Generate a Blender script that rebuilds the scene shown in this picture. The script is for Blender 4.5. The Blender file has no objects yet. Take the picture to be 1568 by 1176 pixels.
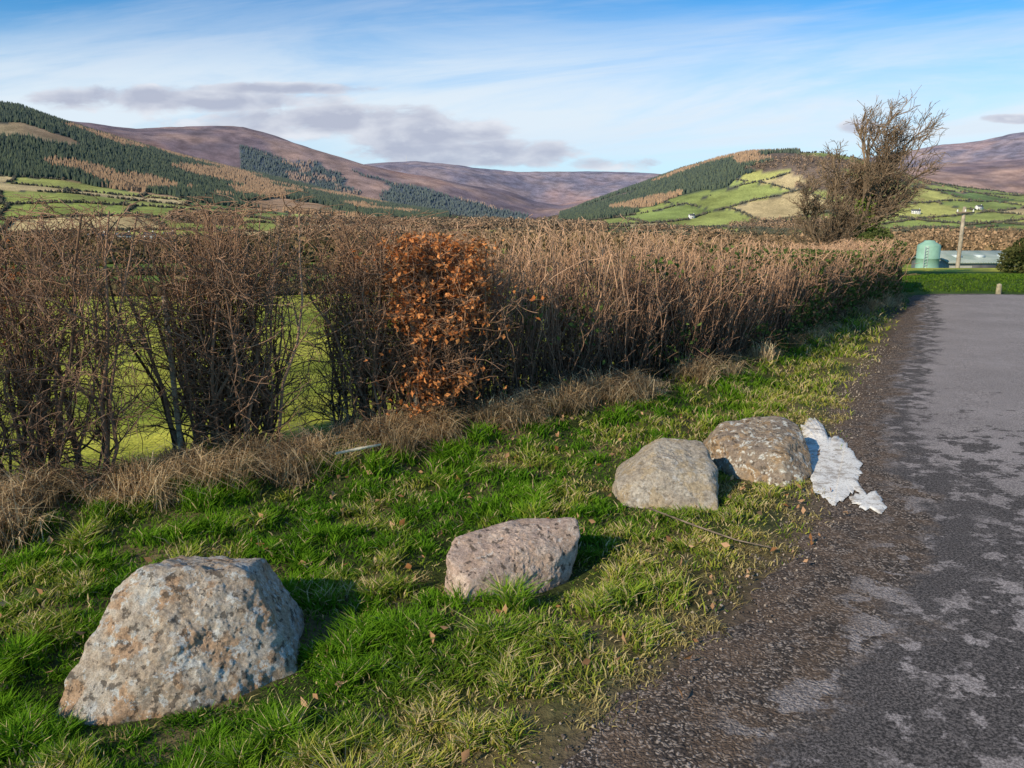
import bpy, bmesh, math, numpy as np
from mathutils import Vector, Matrix
rng=np.random.default_rng(7)
scene=bpy.context.scene
# ------------------------------------------------------------------ noise
def hsh(a,b,c,seed):
    v=np.sin(a*127.1+b*311.7+c*74.7+seed*19.19)*43758.5453
    return v-np.floor(v)
def vn2(x,y,seed=0):
    xi=np.floor(x);yi=np.floor(y);fx=x-xi;fy=y-yi
    fx=fx*fx*(3-2*fx);fy=fy*fy*(3-2*fy)
    a=hsh(xi,yi,0,seed);b=hsh(xi+1,yi,0,seed);c=hsh(xi,yi+1,0,seed);d=hsh(xi+1,yi+1,0,seed)
    return (a*(1-fx)+b*fx)*(1-fy)+(c*(1-fx)+d*fx)*fy
def fbm(x,y,scale,seed=0,octv=4):
    x=np.asarray(x,float)/scale;y=np.asarray(y,float)/scale;s=0;a=.5;t=0
    for o in range(octv):
        s=s+a*vn2(x,y,seed+o*7);t+=a;a*=.5;x=x*2.03+3.1;y=y*2.03+1.7
    return s/t
def vn3(p,seed):
    i=np.floor(p);f=p-i;f=f*f*(3-2*f);r=0
    for dx in (0,1):
        for dy in (0,1):
            for dz in (0,1):
                w=(f[:,0] if dx else 1-f[:,0])*(f[:,1] if dy else 1-f[:,1])*(f[:,2] if dz else 1-f[:,2])
                r=r+w*hsh(i[:,0]+dx,i[:,1]+dy,i[:,2]+dz,seed)
    return r
def fbm3(p,scale,seed=0,octv=4):
    p=p/scale;s=0;a=.5;t=0
    for o in range(octv):
        s=s+a*vn3(p,seed+o);t+=a;a*=.5;p=p*2.07+2.3
    return s/t
def lerp(a,b,t):
    a=np.asarray(a,float);b=np.asarray(b,float)
    return a+(b-a)*t[...,None]
def sm(a,b,x):
    t=np.clip((x-a)/(b-a),0,1);return t*t*(3-2*t)
# ------------------------------------------------------------------ mesh helper
def build(name,verts,facegroups,mat,cols=None,smooth=False,loc=None,parent=None):
    verts=np.ascontiguousarray(verts,dtype=np.float32).reshape(-1,3)
    me=bpy.data.meshes.new(name)
    me.vertices.add(len(verts));me.vertices.foreach_set('co',verts.ravel())
    li=np.concatenate([np.asarray(f,dtype=np.int32).ravel() for f in facegroups])
    sizes=np.concatenate([np.full(len(f),f.shape[1],dtype=np.int32) for f in facegroups])
    starts=np.concatenate([[0],np.cumsum(sizes)[:-1]]).astype(np.int32)
    me.loops.add(len(li));me.loops.foreach_set('vertex_index',li)
    me.polygons.add(len(sizes));me.polygons.foreach_set('loop_start',starts)
    try: me.polygons.foreach_set('loop_total',sizes)
    except Exception: pass
    if smooth: me.polygons.foreach_set('use_smooth',np.ones(len(sizes),dtype=bool))
    if cols is not None:
        c=np.ones((len(verts),4),dtype=np.float32);c[:,:3]=np.asarray(cols).reshape(-1,3)
        at=me.attributes.new('Col','FLOAT_COLOR','POINT');at.data.foreach_set('color',c.ravel())
    me.update(calc_edges=True);me.validate()
    me.materials.append(mat)
    ob=bpy.data.objects.new(name,me);scene.collection.objects.link(ob)
    if loc is not None: ob.location=loc
    if parent is not None: ob.parent=parent
    return ob
# ------------------------------------------------------------------ node helper
class NT:
    def __init__(s,tree): s.t=tree;s.n=tree.nodes;s.l=tree.links;s.n.clear()
    def node(s,typ,**k):
        nd=s.n.new(typ)
        for a,b in k.items(): setattr(nd,a,b)
        return nd
    def put(s,sock,v):
        if isinstance(v,bpy.types.NodeSocket): s.l.new(v,sock)
        else:
            if isinstance(v,(tuple,list)) and len(v)==3 and sock.type=='RGBA': v=(*v,1)
            sock.default_value=v
    def m(s,op,a,b=0.0,c=0.0,clamp=False):
        nd=s.node('ShaderNodeMath',operation=op,use_clamp=clamp)
        s.put(nd.inputs[0],a);s.put(nd.inputs[1],b);s.put(nd.inputs[2],c);return nd.outputs[0]
    def mix(s,f,a,b,mode='MIX'):
        nd=s.node('ShaderNodeMix',data_type='RGBA',blend_type=mode)
        s.put(nd.inputs[0],f);s.put(nd.inputs[6],a);s.put(nd.inputs[7],b);return nd.outputs[2]
    def ss(s,x,lo,hi,a=0.0,b=1.0):
        nd=s.node('ShaderNodeMapRange',interpolation_type='SMOOTHSTEP')
        s.put(nd.inputs[0],x);s.put(nd.inputs[1],lo);s.put(nd.inputs[2],hi);s.put(nd.inputs[3],a);s.put(nd.inputs[4],b);return nd.outputs[0]
    def noise(s,vec,scale,detail=4,rough=.55,dist=0.0):
        nd=s.node('ShaderNodeTexNoise');s.put(nd.inputs['Vector'],vec);s.put(nd.inputs['Scale'],scale)
        s.put(nd.inputs['Detail'],detail);s.put(nd.inputs['Roughness'],rough);s.put(nd.inputs['Distortion'],dist);return nd.outputs[0]
    def vor(s,vec,scale,feature='F1',out='Distance'):
        nd=s.node('ShaderNodeTexVoronoi',feature=feature);s.put(nd.inputs['Vector'],vec);s.put(nd.inputs['Scale'],scale);return nd.outputs[out]
    def bump(s,h,strength,dist):
        nd=s.node('ShaderNodeBump');s.put(nd.inputs['Height'],h);s.put(nd.inputs['Strength'],strength);s.put(nd.inputs['Distance'],dist);return nd.outputs[0]
    def comb(s,x,y,z):
        nd=s.node('ShaderNodeCombineXYZ');s.put(nd.inputs[0],x);s.put(nd.inputs[1],y);s.put(nd.inputs[2],z);return nd.outputs[0]
def newmat(name):
    m=bpy.data.materials.new(name);m.use_nodes=True;return m,NT(m.node_tree)
def finish(t,color,rough=.9,normal=None,spec=.25,metal=0):
    p=t.node('ShaderNodeBsdfPrincipled');o=t.node('ShaderNodeOutputMaterial')
    t.put(p.inputs['Base Color'],color);t.put(p.inputs['Roughness'],rough);t.put(p.inputs['Specular IOR Level'],spec);t.put(p.inputs['Metallic'],metal)
    if normal is not None: t.l.new(normal,p.inputs['Normal'])
    t.l.new(p.outputs[0],o.inputs[0])
def simple(name,col,rough=.85,var=.25,scale=8.0,spec=.25,metal=0):
    m,t=newmat(name);tc=t.node('ShaderNodeTexCoord').outputs['Object']
    n=t.noise(tc,scale,6,.6)
    f=t.ss(n,.3,.7)
    c=t.mix(f,tuple(x*(1-var) for x in col),tuple(min(1,x*(1+var)) for x in col))
    finish(t,c,rough,t.bump(n,.3,.02),spec,metal);return m
def leafmat(name,transl=.3,rough=.6):
    m,t=newmat(name);a=t.node('ShaderNodeAttribute',attribute_name='Col').outputs['Color']
    d=t.node('ShaderNodeBsdfDiffuse');t.put(d.inputs[0],a)
    tr=t.node('ShaderNodeBsdfTranslucent');t.put(tr.inputs[0],a)
    mx=t.node('ShaderNodeMixShader');mx.inputs[0].default_value=transl
    t.l.new(d.outputs[0],mx.inputs[1]);t.l.new(tr.outputs[0],mx.inputs[2])
    o=t.node('ShaderNodeOutputMaterial');t.l.new(mx.outputs[0],o.inputs[0]);return m
def attrmat(name):
    m,t=newmat(name);a=t.node('ShaderNodeAttribute',attribute_name='Col').outputs['Color']
    d=t.node('ShaderNodeBsdfDiffuse');t.put(d.inputs[0],a);t.put(d.inputs[1],.6)
    o=t.node('ShaderNodeOutputMaterial');t.l.new(d.outputs[0],o.inputs[0]);return m

# ------------------------------------------------------------------ plan layout (metres; viewer at origin, valley towards +Y)
HB=np.array([(-14,-4.5),(-6,1.2),(-2.79,3.94),(-2.27,4.35),(-1.56,4.98),(-.42,5.62),(.65,6.45),(2.29,7.86),(4.23,10.6),(6.36,13.7),(7.8,15.7),(9.0,19.3),(13,24),(20,26.5),(60,30)],float)
def Hy(X): return np.interp(X,HB[:,0],HB[:,1])
RL=np.array([(-2.9,-6),(-1.3,-1),(-.5,.9),(.23,2.02),(1.0,2.94),(1.73,3.94),(2.72,6.0),(3.72,7.86),(5.63,11.2),(8.0,15.6)],float)
def roadX(Y): return np.interp(Y,RL[:,1],RL[:,0])
RC=np.array([(-1.18,2.55,.42,.32),(0,3.28,.34,.22),(.93,4.5,.34,.3),(1.68,4.98,.36,.36)])
def rockd(X,Y):
    d=np.full(np.shape(X),9.)
    for a,b,c,e in RC: d=np.minimum(d,np.sqrt(((X-a)/c)**2+((Y-b)/e)**2))
    return d
SU=1210.
def bear(x): return x/SU
def elev(d): return .00081*d-1.3e-7*d*abs(d)
def tab(pts):
    a=np.array(pts,float);return a[:,0]/SU,elev(a[:,1])
# skyline surveys: (bearing units, elevation units)
TB=tab([(-1400,90),(-1084,75),(-784,62),(-684,50),(-584,34),(-484,20),(-414,8),(-334,0),(-184,-3),(116,-5),(316,-8),(516,-12),(784,-5),(1100,0),(1500,0)])
TC=tab([(-1500,215),(-984,215),(-784,188),(-734,178),(-699,163),(-654,146),(-584,124),(-504,103),(-424,82),(-334,60),(-264,41),(-184,24),(-84,10),(-4,2),(46,4),(86,15),(136,34),(196,56),(256,78),(316,95),(356,104),(416,107),(466,107),(516,100),(566,88),(636,65),(716,50),(784,42),(1000,35),(1500,35)])
TD=tab([(-1500,190),(-784,162),(-689,160),(-634,154),(-564,143),(-504,144),(-454,146),(-404,143),(-354,132),(-284,108),(-224,88),(-184,78),(-104,64),(-54,55),(-14,47),(36,30),(76,26),(136,38),(216,44),(366,46),(516,66),(636,86),(784,100),(1000,115),(1500,120)])
TE=tab([(-1500,100),(-784,100),(-284,78),(-194,90),(-144,92),(-84,86),(-14,80),(66,76),(146,75),(226,72),(296,68),(416,80),(516,98),(566,104),(636,117),(700,124),(784,138),(1000,150),(1500,150)])
def crestY(s):
    wob=1+.07*np.sin(s*5+1)+.04*np.sin(s*13)
    return wob,np.interp(s,[-.2,.1],[1800,1500])*wob
def H(X,Y):
    X=np.asarray(X,float);Y=np.asarray(Y,float)
    d=np.clip(Y-Hy(X)-1.0,0,None)
    z=np.interp(d,[0,3,45,100,200,400,700],[0,-.25,-2.5,-4.6,-7.6,-11,-12])
    z=z-2.2*sm(18,45,X)*sm(40,80,Y)*(1-sm(300,600,Y))
    # far terrain
    Yc=np.clip(Y,50,None);s=X/Yc
    wob,yC=crestY(s)
    q=[np.interp(s,*T) for T in (TB,TC,TD,TE)]
    yB=1000*(1+.04*np.sin(s*7));yD=3400*wob;yE=6200*(1+.05*np.sin(s*6))
    q1=np.minimum(q[1],q[2])-.012;q2=np.minimum(q[2],q[3])-.012
    ys=[700+0*s,yB,yC,(yC+yD)*.5,yD,(yD+yE)*.5,yE,9800+0*s]
    zs=[-12+0*s,q[0]*yB+1.6,q[1]*yC+1.6,q1*(yC+yD)*.5,q[2]*yD+1.6,q2*(yD+yE)*.5,q[3]*yE+1.6,q[3]*yE*.7]
    zf=z.copy()
    for i in range(7):
        t=(Y-ys[i])/(ys[i+1]-ys[i]);k=(t>=0)&(t<=1)
        tt=t*t*(3-2*t)*.6+t*.4
        zf=np.where(k,zs[i]+(zs[i+1]-zs[i])*tt,zf)
    rough=(fbm(X,Y,420,3,5)-.5)*2
    zf=zf+rough*np.clip(Y-700,0,None)*.011*np.exp(-np.clip(Y,0,9000)/9000)
    # local relief
    verge=sm(.05,.5,roadX(Y)-X)*(Y<20);rk=sm(.9,1.9,rockd(X,Y))
    loc=((fbm(X,Y,.9,11,4)-.45)*.13+(fbm(X,Y,.28,12,3)-.45)*.06)*verge*rk-.02*(1-rk)+.10*sm(.9,.1,Hy(X)-Y)*sm(-.8,0,Hy(X)-Y)*verge
    bank=sm(17.7,20.5,Y+np.clip(X-9,0,30)*.18)*sm(8.2,9.2,X)*.18*np.exp(-np.clip(Y-20,0,99)*.15)
    return zf+loc+bank*(Y<80)
def fields(X,Y):
    a=math.radians(24);wx=(fbm(X,Y,260,21,3)-.5)*110;wy=(fbm(X,Y,260,22,3)-.5)*110
    U=X*math.cos(a)+Y*math.sin(a)+wx;V=-X*math.sin(a)+Y*math.cos(a)+wy
    rv=V/85;r=np.floor(rv);U2=U/130+hsh(r,0,0,5);c=np.floor(U2)
    ed=np.minimum(np.minimum(rv-r,1-(rv-r))*85,np.minimum(U2-c,1-(U2-c))*130)
    idn=hsh(r,c,0,9)
    nb=47+X*.08
    near=Y<nb
    return np.where(near,.5,idn),np.where((X>16)&(Y<92),9.,np.where(Y<nb+35,np.abs(Y-nb),ed))
def masks(X,Y):
    s=X/np.clip(Y,50,None);n1=fbm(X,Y,170,31,4);n2=fbm(X,Y,420,32,4);n3=fbm(X,Y,70,35,3)
    ya=Y+(n2-.5)*500;wob,yC=crestY(s);fr=(Y-1000)/(yC-1000)+(n3-.5)*.35
    conif=((s<-.08)&(Y>1120+(n3-.5)*80)&(ya<1850)&(n1<.62)&~((s<-.56)&(ya>1700)))
    conif|=((s>.06)&(s<.36)&(fr>np.interp(s,[.06,.2,.34,.36],[.25,.5,.62,.8]))&(Y<1720)&(n1<.66))
    conif|=((s>-.34)&(s<.02)&(ya>2100)&(ya<3000)&(n1<.6))
    conif|=((s>.35)&(ya>1900)&(ya<2500)&(n1>.5))
    moor=(~conif)&((Y>2500)|((s<-.1)&(Y>1120)))
    moor|=(~conif)&(s>.02)&(Y>1700)&(n1<.45)
    wood=(~conif)&(~moor)&(Y>150)&(((n1>.66)&(Y>350))|((Y>700)&(Y<1020)&(s>-.30)&(s<.12)&(n1>.47))|((s>.42)&(Y>220)&(Y<520)&(n1>.45)))
    return conif,moor,wood,n1,n2,s
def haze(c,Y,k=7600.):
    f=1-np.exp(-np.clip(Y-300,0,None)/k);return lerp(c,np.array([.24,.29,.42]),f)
# ------------------------------------------------------------------ GROUND sheet
cols_s=np.linspace(-1.75,1.75,900)
rowsY=np.concatenate([np.arange(-7,20,.1),20+np.cumsum(np.diff(np.geomspace(20,9780,430),prepend=20))])
S,YY=np.meshgrid(cols_s,rowsY);XX=S*(YY+10.)
ZZ=H(XX,YY)
X=XX.ravel();Y=YY.ravel();Z=ZZ.ravel()
conif,moor,wood,n1,n2,ss_=masks(X,Y)
fid,fed=fields(X,Y)
n0=fbm(X,Y,14,41,4)
c=lerp((.20,.26,.035),(.46,.42,.09),np.clip(fid*1.3-.1,0,1))
c=np.where((fid>.80)[:,None],np.array([.50,.37,.16]),c)
c=np.where((fid<.13)[:,None],np.array([.14,.20,.03]),c)
c=c*(.8+.4*n0)[:,None]
near=Y<47+X*.08
c[near]=lerp((.24,.28,.03),(.58,.54,.08),sm(.3,.7,n0[near]*.4+.6*fbm(X[near],Y[near],1.2,42,6)))
ew=np.where(Y<90,.5,2.4)
c=np.where((fed<ew)[:,None]&(Y>40)[:,None],np.array([.06,.055,.03]),c)
cm=lerp((.18,.088,.055),(.42,.225,.115),sm(.4,.7,n1));cm=lerp(cm,np.array([.50,.22,.08]),sm(.54,.68,n2)*.7)
hth=fbm(X,Y,60,43,4);cm=cm*(.55+.9*hth)[:,None]
c=np.where(moor[:,None],cm,c)
lar=moor&(Y<1900);c[lar]=lerp((.42,.25,.12),(.19,.18,.07),sm(.45,.75,n2[lar]))
c=np.where(conif[:,None],np.array([.022,.035,.018]),c)
c=np.where(wood[:,None],np.array([.17,.11,.06]),c)
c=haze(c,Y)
# near ground
hd=Hy(X)-Y; e=roadX(Y)-X
nn=fbm(X,Y,.35,44,4)
loc=(hd>-.9)&(Y<24)
cl=lerp((.05,.065,.018),(.14,.11,.05),sm(.4,.65,nn))
cl=lerp(cl,np.array([.13,.095,.07]),sm(.35,.0,e+(nn-.5)*.5))
cl=lerp(cl,np.array([.15,.105,.06]),sm(.45,.05,np.abs(hd+.2)+(nn-.5)*.3))
far=(Y>14)&(X>7.5);cl[far]=np.array([.07,.12,.02])*(.7+.6*nn[far])[:,None]
wl=sm(-.9,-.4,hd)
c=np.where(loc[:,None],c*(1-wl)[:,None]+cl*wl[:,None],c)
nr,nc=XX.shape
ii=np.arange((nr-1)*nc).reshape(nr-1,nc)[:,:-1].ravel()
F=np.stack([ii,ii+1,ii+1+nc,ii+nc],1)
gm,t=newmat('terrain')
a=t.node('ShaderNodeAttribute',attribute_name='Col').outputs['Color'];tc=t.node('ShaderNodeTexCoord').outputs['Object']
nA=t.noise(tc,28,4,.65);nB=t.noise(tc,.6,6,.7);nC=t.noise(tc,.012,8,.75)
v=t.m('MULTIPLY',t.ss(nA,.25,.75,.6,1.4),t.ss(nB,.28,.72,.62,1.38));v=t.m('MULTIPLY',v,t.ss(nC,.3,.7,.62,1.38))
c_=t.mix(1.0,a,t.comb(v,v,v),'MULTIPLY')
finish(t,c_,.95,t.bump(nA,.8,.02),.1)
build('ground',np.stack([X,Y,Z],1),[F],gm,c,smooth=True)
# ------------------------------------------------------------------ ROAD
L=np.array([(-3.4,-6),(-1.3,-1),(-.5,.9),(.23,2.02),(1.0,2.94),(1.73,3.94),(2.72,6.0),(3.72,7.86),(5.63,11.2),(8.0,15.6),(8.7,16.8),(9.6,17.5),(11.5,17.3),(15,16.2),(22,14),(60,3)],float)
R=np.array([(1.6,-8),(3.4,-4),(4.4,-1.5),(5.2,.2),(5.9,1.6),(6.5,2.8),(7.6,5),(8.6,6.8),(10.4,9.6),(11.6,10.9),(12.2,11.2),(13.0,11.4),(14.2,11.3),(17,10.5),(23,8.5),(60,-3)],float)
def resamp(P,n):
    w=np.linspace(0,len(P)-1,n);out=[]
    for x in w:
        i=min(int(x),len(P)-2);f=x-i;p0=P[max(i-1,0)];p1=P[i];p2=P[i+1];p3=P[min(i+2,len(P)-1)]
        out.append(.5*((2*p1)+(-p0+p2)*f+(2*p0-5*p1+4*p2-p3)*f*f+(-p0+3*p1-3*p2+p3)*f**3))
    return np.array(out)
n=900;Lr=resamp(L,n);Rr=resamp(R,n)
jit=(fbm(Lr[:,0],Lr[:,1],.25,51,4)-.5)*.22+(fbm(Lr[:,0],Lr[:,1],1.2,52,2)-.5)*.25
dirv=(Rr-Lr);dirv/=np.linalg.norm(dirv,axis=1)[:,None];Lr=Lr+dirv*jit[:,None]
tt=np.linspace(0,1,60)**1.3
P=Lr[:,None,:]+(Rr-Lr)[:,None,:]*tt[None,:,None]
wd=np.linalg.norm(Rr-Lr,axis=1)[:,None]*tt[None,:]
def crown(w): return .004+.035*np.sin(np.clip(w/3.6,0,1)*np.pi)+.006*sm(0,.3,w)
zz=crown(wd)
V=np.concatenate([P,zz[...,None]],2).reshape(-1,3)
ii=np.arange((n-1)*60).reshape(n-1,60)[:,:-1].ravel();F=np.stack([ii,ii+60,ii+61,ii+1],1)[:,::-1]
rc=np.zeros((len(V),3));rc[:,0]=wd.ravel()/4;rc[:,1]=np.clip(P[:,:,1].ravel()/20,0,1)
rm,t=newmat('asphalt')
at=t.node('ShaderNodeAttribute',attribute_name='Col').outputs['Color'];sp=t.node('ShaderNodeSeparateColor');t.l.new(at,sp.inputs[0])
edge=t.m('MULTIPLY',sp.outputs[0],4);yy=t.m('MULTIPLY',sp.outputs[1],20)
tc=t.node('ShaderNodeTexCoord').outputs['Object']
fine=t.noise(tc,100,4,.85);med=t.noise(tc,7,6,.65);big=t.noise(tc,.9,5,.6)
base=t.mix(t.ss(big,.35,.65),(.28,.235,.22),(.39,.33,.31))
base=t.mix(t.ss(med,.35,.7,.0,.35),base,(.20,.17,.16))
base=t.mix(t.ss(fine,.42,.60),t.mix(.6,base,(.06,.055,.05)),t.mix(.35,base,(.70,.62,.57)))
en=t.m('ADD',edge,t.m('MULTIPLY',t.m('SUBTRACT',t.noise(tc,2.6,6,.7),.5),.9))
en=t.m('ADD',en,t.ss(yy,3,7,-.08,.22))
margin=t.ss(en,.42,.58,1,0)
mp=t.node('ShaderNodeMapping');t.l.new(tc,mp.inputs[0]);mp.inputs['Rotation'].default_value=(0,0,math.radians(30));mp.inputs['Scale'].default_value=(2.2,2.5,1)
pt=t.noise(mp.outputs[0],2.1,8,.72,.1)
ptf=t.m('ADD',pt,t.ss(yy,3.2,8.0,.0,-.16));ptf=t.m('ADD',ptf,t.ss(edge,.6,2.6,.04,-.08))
dark_patch=t.m('MULTIPLY',t.ss(ptf,.485,.52),t.ss(yy,9,6))  # dark noise blotches mixed into the asphalt colour, fading out along the road
band=t.m('MULTIPLY',t.ss(en,.45,.55),t.ss(en,.85,.66));dark_patch=t.m('MAXIMUM',dark_patch,t.m('MULTIPLY',band,t.ss(med,.42,.5)))
dark_patch_col=t.mix(t.ss(fine,.42,.62),(.038,.034,.032),(.21,.18,.165))
col=t.mix(dark_patch,base,dark_patch_col)
nw=t.node('ShaderNodeVectorMath',operation='ADD');t.l.new(tc,nw.inputs[0]);
nt_=t.node('ShaderNodeTexNoise');t.l.new(tc,nt_.inputs['Vector']);nt_.inputs['Scale'].default_value=35
nsc=t.node('ShaderNodeVectorMath',operation='SCALE');t.l.new(nt_.outputs[1],nsc.inputs[0]);nsc.inputs[3].default_value=.04;t.l.new(nsc.outputs[0],nw.inputs[1])
grit=t.vor(nw.outputs[0],85);gc=t.vor(nw.outputs[0],85,out='Color')
gs=t.node('ShaderNodeSeparateColor');t.l.new(gc,gs.inputs[0])
gcol=t.mix(t.ss(gs.outputs[0],.3,1.0),(.085,.066,.055),(.42,.34,.28))
gcol=t.mix(t.ss(grit,.35,.7),gcol,(.05,.04,.033))
gcol=t.mix(t.ss(med,.40,.6),gcol,t.mix(.5,gcol,(.18,.12,.08)))
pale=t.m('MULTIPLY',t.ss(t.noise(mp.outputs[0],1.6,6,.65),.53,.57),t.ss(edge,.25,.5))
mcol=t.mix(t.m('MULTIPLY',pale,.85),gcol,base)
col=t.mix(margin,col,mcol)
hgt=t.m('ADD',t.m('MULTIPLY',fine,.6),t.m('MULTIPLY',t.m('SUBTRACT',1,grit),t.m('MULTIPLY',margin,1.0)))
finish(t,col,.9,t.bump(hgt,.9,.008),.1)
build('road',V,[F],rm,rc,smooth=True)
# ------------------------------------------------------------------ blades
def blades(name,x,y,ln,w,leanv,col0,col1,mat,zoff=-.01,droop=0.0):
    n=len(x);z=H(x,y)+zoff;ang=rng.uniform(0,2*np.pi,n);px=np.cos(ang)*w*.5;py=np.sin(ang)*w*.5
    root=np.stack([x,y,z],1);perp=np.stack([px,py,np.zeros(n)],1);lv=np.stack([leanv[0],leanv[1],np.zeros(n)],1)
    up=np.zeros((n,3));up[:,2]=1
    lnn=ln[:,None]
    mid=root+up*lnn*.58+lv*lnn*.28;tip=root+up*lnn*(.92-droop*.9*rng.random((n,1)))+lv*lnn*.85
    V=np.stack([root-perp,root+perp,mid+perp*.75,mid-perp*.75,tip],1)
    b=np.arange(n)*5;Q=np.stack([b,b+1,b+2,b+3],1);T=np.stack([b+3,b+2,b+4],1)
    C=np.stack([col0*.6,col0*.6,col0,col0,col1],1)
    return build(name,V,[Q,T],mat,C)
gmat=leafmat('grass_blade',.35,.5)
N=900000
Yq=np.exp(rng.uniform(np.log(1.3),np.log(19),N));Xq=(rng.uniform(-.78,.72,N))*Yq+rng.normal(0,.05,N)
e=roadX(Yq)-Xq;hd=Hy(Xq)-Yq;na=fbm(Xq,Yq,.28,61,3);nb=fbm(Xq,Yq,.6,62,3);nd=fbm(Xq,Yq,.12,64,2);rd=rockd(Xq,Yq)
keep=(e+(na-.5)*.35>.05)&(hd>-.35)&(Yq<16.5)&(rd>.8)
keep&=rng.random(N)<np.clip(sm(.0,.75,e+(na-.5)*.9)*1.0+.05,0,1)
keep&=(rng.random(N)<np.where(hd<.35,.45,1))
keep&=rng.random(N)<(.20+.38*sm(.3,.6,nd))
Xq,Yq,e,hd,na,nb,nd,rd=[q[keep] for q in (Xq,Yq,e,hd,na,nb,nd,rd)]
n=len(Xq);print('blades',n)
tuft=sm(.40,.75,nd)
ln=(.018+.065*sm(.35,.75,nb)*tuft+.035*tuft+.02*rng.random(n))*(.55+.45*sm(.1,.8,e))*(1+.03*Yq)*(.55+.45*sm(1.0,1.6,rd))
w=(.0032+.0012*Yq)*rng.uniform(.7,1.3,n)
la=fbm(Xq,Yq,.16,63,2)*18+rng.normal(0,1.4,n);lmg=rng.uniform(.25,1.5,n)
r=rng.random(n)
yel=np.clip(sm(1.3,.15,e)*.9+sm(.50,.66,na)*.65,0,1)
c0=lerp((.045,.135,.010),(.18,.34,.020),sm(.3,.7,nb)*.45+r*.5);c0=lerp(c0,np.array([.50,.43,.09]),yel*rng.random(n))
st=rng.random(n)<(.06+.26*yel);c0[st]=np.array([.60,.47,.25])
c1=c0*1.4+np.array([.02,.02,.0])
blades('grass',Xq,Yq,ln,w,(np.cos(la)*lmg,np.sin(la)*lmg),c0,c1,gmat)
# far bank grass
n=16000;x=rng.uniform(8.6,20,n);y=rng.uniform(17.0,22,n);k=(y>17.9-np.clip(x-11,0,20)*.3)&(y<Hy(x)+.5);x=x[k];y=y[k];n=len(x)
c0=lerp((.05,.12,.012),(.16,.24,.03),rng.random(n))
blades('bank_grass',x,y,rng.uniform(.04,.08,n),rng.uniform(.02,.03,n),(rng.normal(0,.5,n),rng.normal(0,.5,n)),c0,c0*1.4,gmat)
# dry straw tufts along hedge foot
nt=700;tx=rng.uniform(-4.2,8,nt);keep=rng.random(nt)<np.interp(tx,[-4,.3,1.2,2.5,8],[1,1,.5,.16,.12]);keep&=fbm(tx,tx*0,.35,65,3)>.36;tx=tx[keep]
ty=Hy(tx)+rng.normal(-.12,.15,len(tx))-np.where(tx<-1.2,.36*rng.random(len(tx))**2,0);per=85
x=np.repeat(tx,per)+rng.normal(0,.045,len(tx)*per);y=np.repeat(ty,per)+rng.normal(0,.045,len(tx)*per);n=len(x)
ta=np.repeat(rng.uniform(0,6.28,len(tx)),per)+rng.normal(0,.9,n);tl=rng.uniform(.3,1.6,n)
tone=np.repeat(rng.uniform(.55,1.2,len(tx)),per)
c0=np.clip(lerp((.42,.27,.14),(.90,.70,.43),rng.random(n))*tone[:,None],0,.92)
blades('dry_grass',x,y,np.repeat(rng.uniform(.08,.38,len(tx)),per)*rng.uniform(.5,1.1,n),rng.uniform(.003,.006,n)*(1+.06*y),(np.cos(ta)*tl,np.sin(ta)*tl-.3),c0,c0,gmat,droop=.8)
# withered tufts scattered in the verge
nt=190;ty=rng.uniform(1.7,7,nt);tx=roadX(ty)-rng.exponential(.9,nt)-.08;k=(Hy(tx)-ty>.1);tx=tx[k];ty=ty[k];per=45
x=np.repeat(tx,per)+rng.normal(0,.035,len(tx)*per);y=np.repeat(ty,per)+rng.normal(0,.035,len(tx)*per);n=len(x);ta=rng.uniform(0,6.28,n);tl=rng.uniform(.4,2.2,n)
c0=lerp((.24,.18,.07),(.66,.54,.22),rng.random(n))
blades('withered_grass',x,y,rng.uniform(.02,.06,n),rng.uniform(.003,.005,n)*(1+.1*y),(np.cos(ta)*tl,np.sin(ta)*tl),c0,c0*1.1,gmat,droop=.5)
# ------------------------------------------------------------------ tubes / branching
def tubes(P,R,sides=3):
    N,K,_=P.shape;T=np.gradient(P,axis=1);T/=np.linalg.norm(T,axis=2,keepdims=True)+1e-9
    ref=rng.normal(size=(N,1,3));nrm=np.cross(T,np.broadcast_to(ref,T.shape));nrm/=np.linalg.norm(nrm,axis=2,keepdims=True)+1e-9
    b=np.cross(T,nrm);out=[]
    for k in range(sides):
        a=2*np.pi*k/sides;out.append(P+R[...,None]*(math.cos(a)*nrm+math.sin(a)*b))
    V=np.stack(out,2).reshape(-1,3)
    base=(np.arange(N)[:,None]*K+np.arange(K-1)[None,:]).ravel()*sides;F=[]
    for k in range(sides):
        k2=(k+1)%sides;F.append(np.stack([base+k,base+k2,base+k2+sides,base+k+sides],1))
    return V,np.concatenate(F)
def spawn(P,R,n,t0,t1,L,spread,up,K=5,wind=(0,0,0),rr=.6,curl=.25,rmin=.0015):
    N,Kp,_=P.shape;i=rng.integers(0,N,n);t=rng.uniform(t0,t1,n)*(Kp-1);k=np.clip(t.astype(int),0,Kp-2);f=(t-k)[:,None]
    st=P[i,k]*(1-f)+P[i,k+1]*f;tg=P[i,k+1]-P[i,k];tg/=np.linalg.norm(tg,axis=1,keepdims=True)+1e-9
    r0=(R[i,k]*(1-f[:,0])+R[i,k+1]*f[:,0])*rr
    d=tg+rng.normal(0,spread,(n,3))+np.array([0,0,up]);d/=np.linalg.norm(d,axis=1,keepdims=True)
    ll=rng.uniform(L[0],L[1],n)/(K-1);pts=[st];
    for j in range(K-1):
        d=d+rng.normal(0,curl,(n,3))+np.array(wind)+np.array([0,0,up*.15]);d/=np.linalg.norm(d,axis=1,keepdims=True)
        pts.append(pts[-1]+d*ll[:,None])
    P2=np.stack(pts,1);R2=np.clip(r0[:,None]*np.linspace(1,.45,K)[None,:],rmin,None)
    return P2,R2
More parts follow.
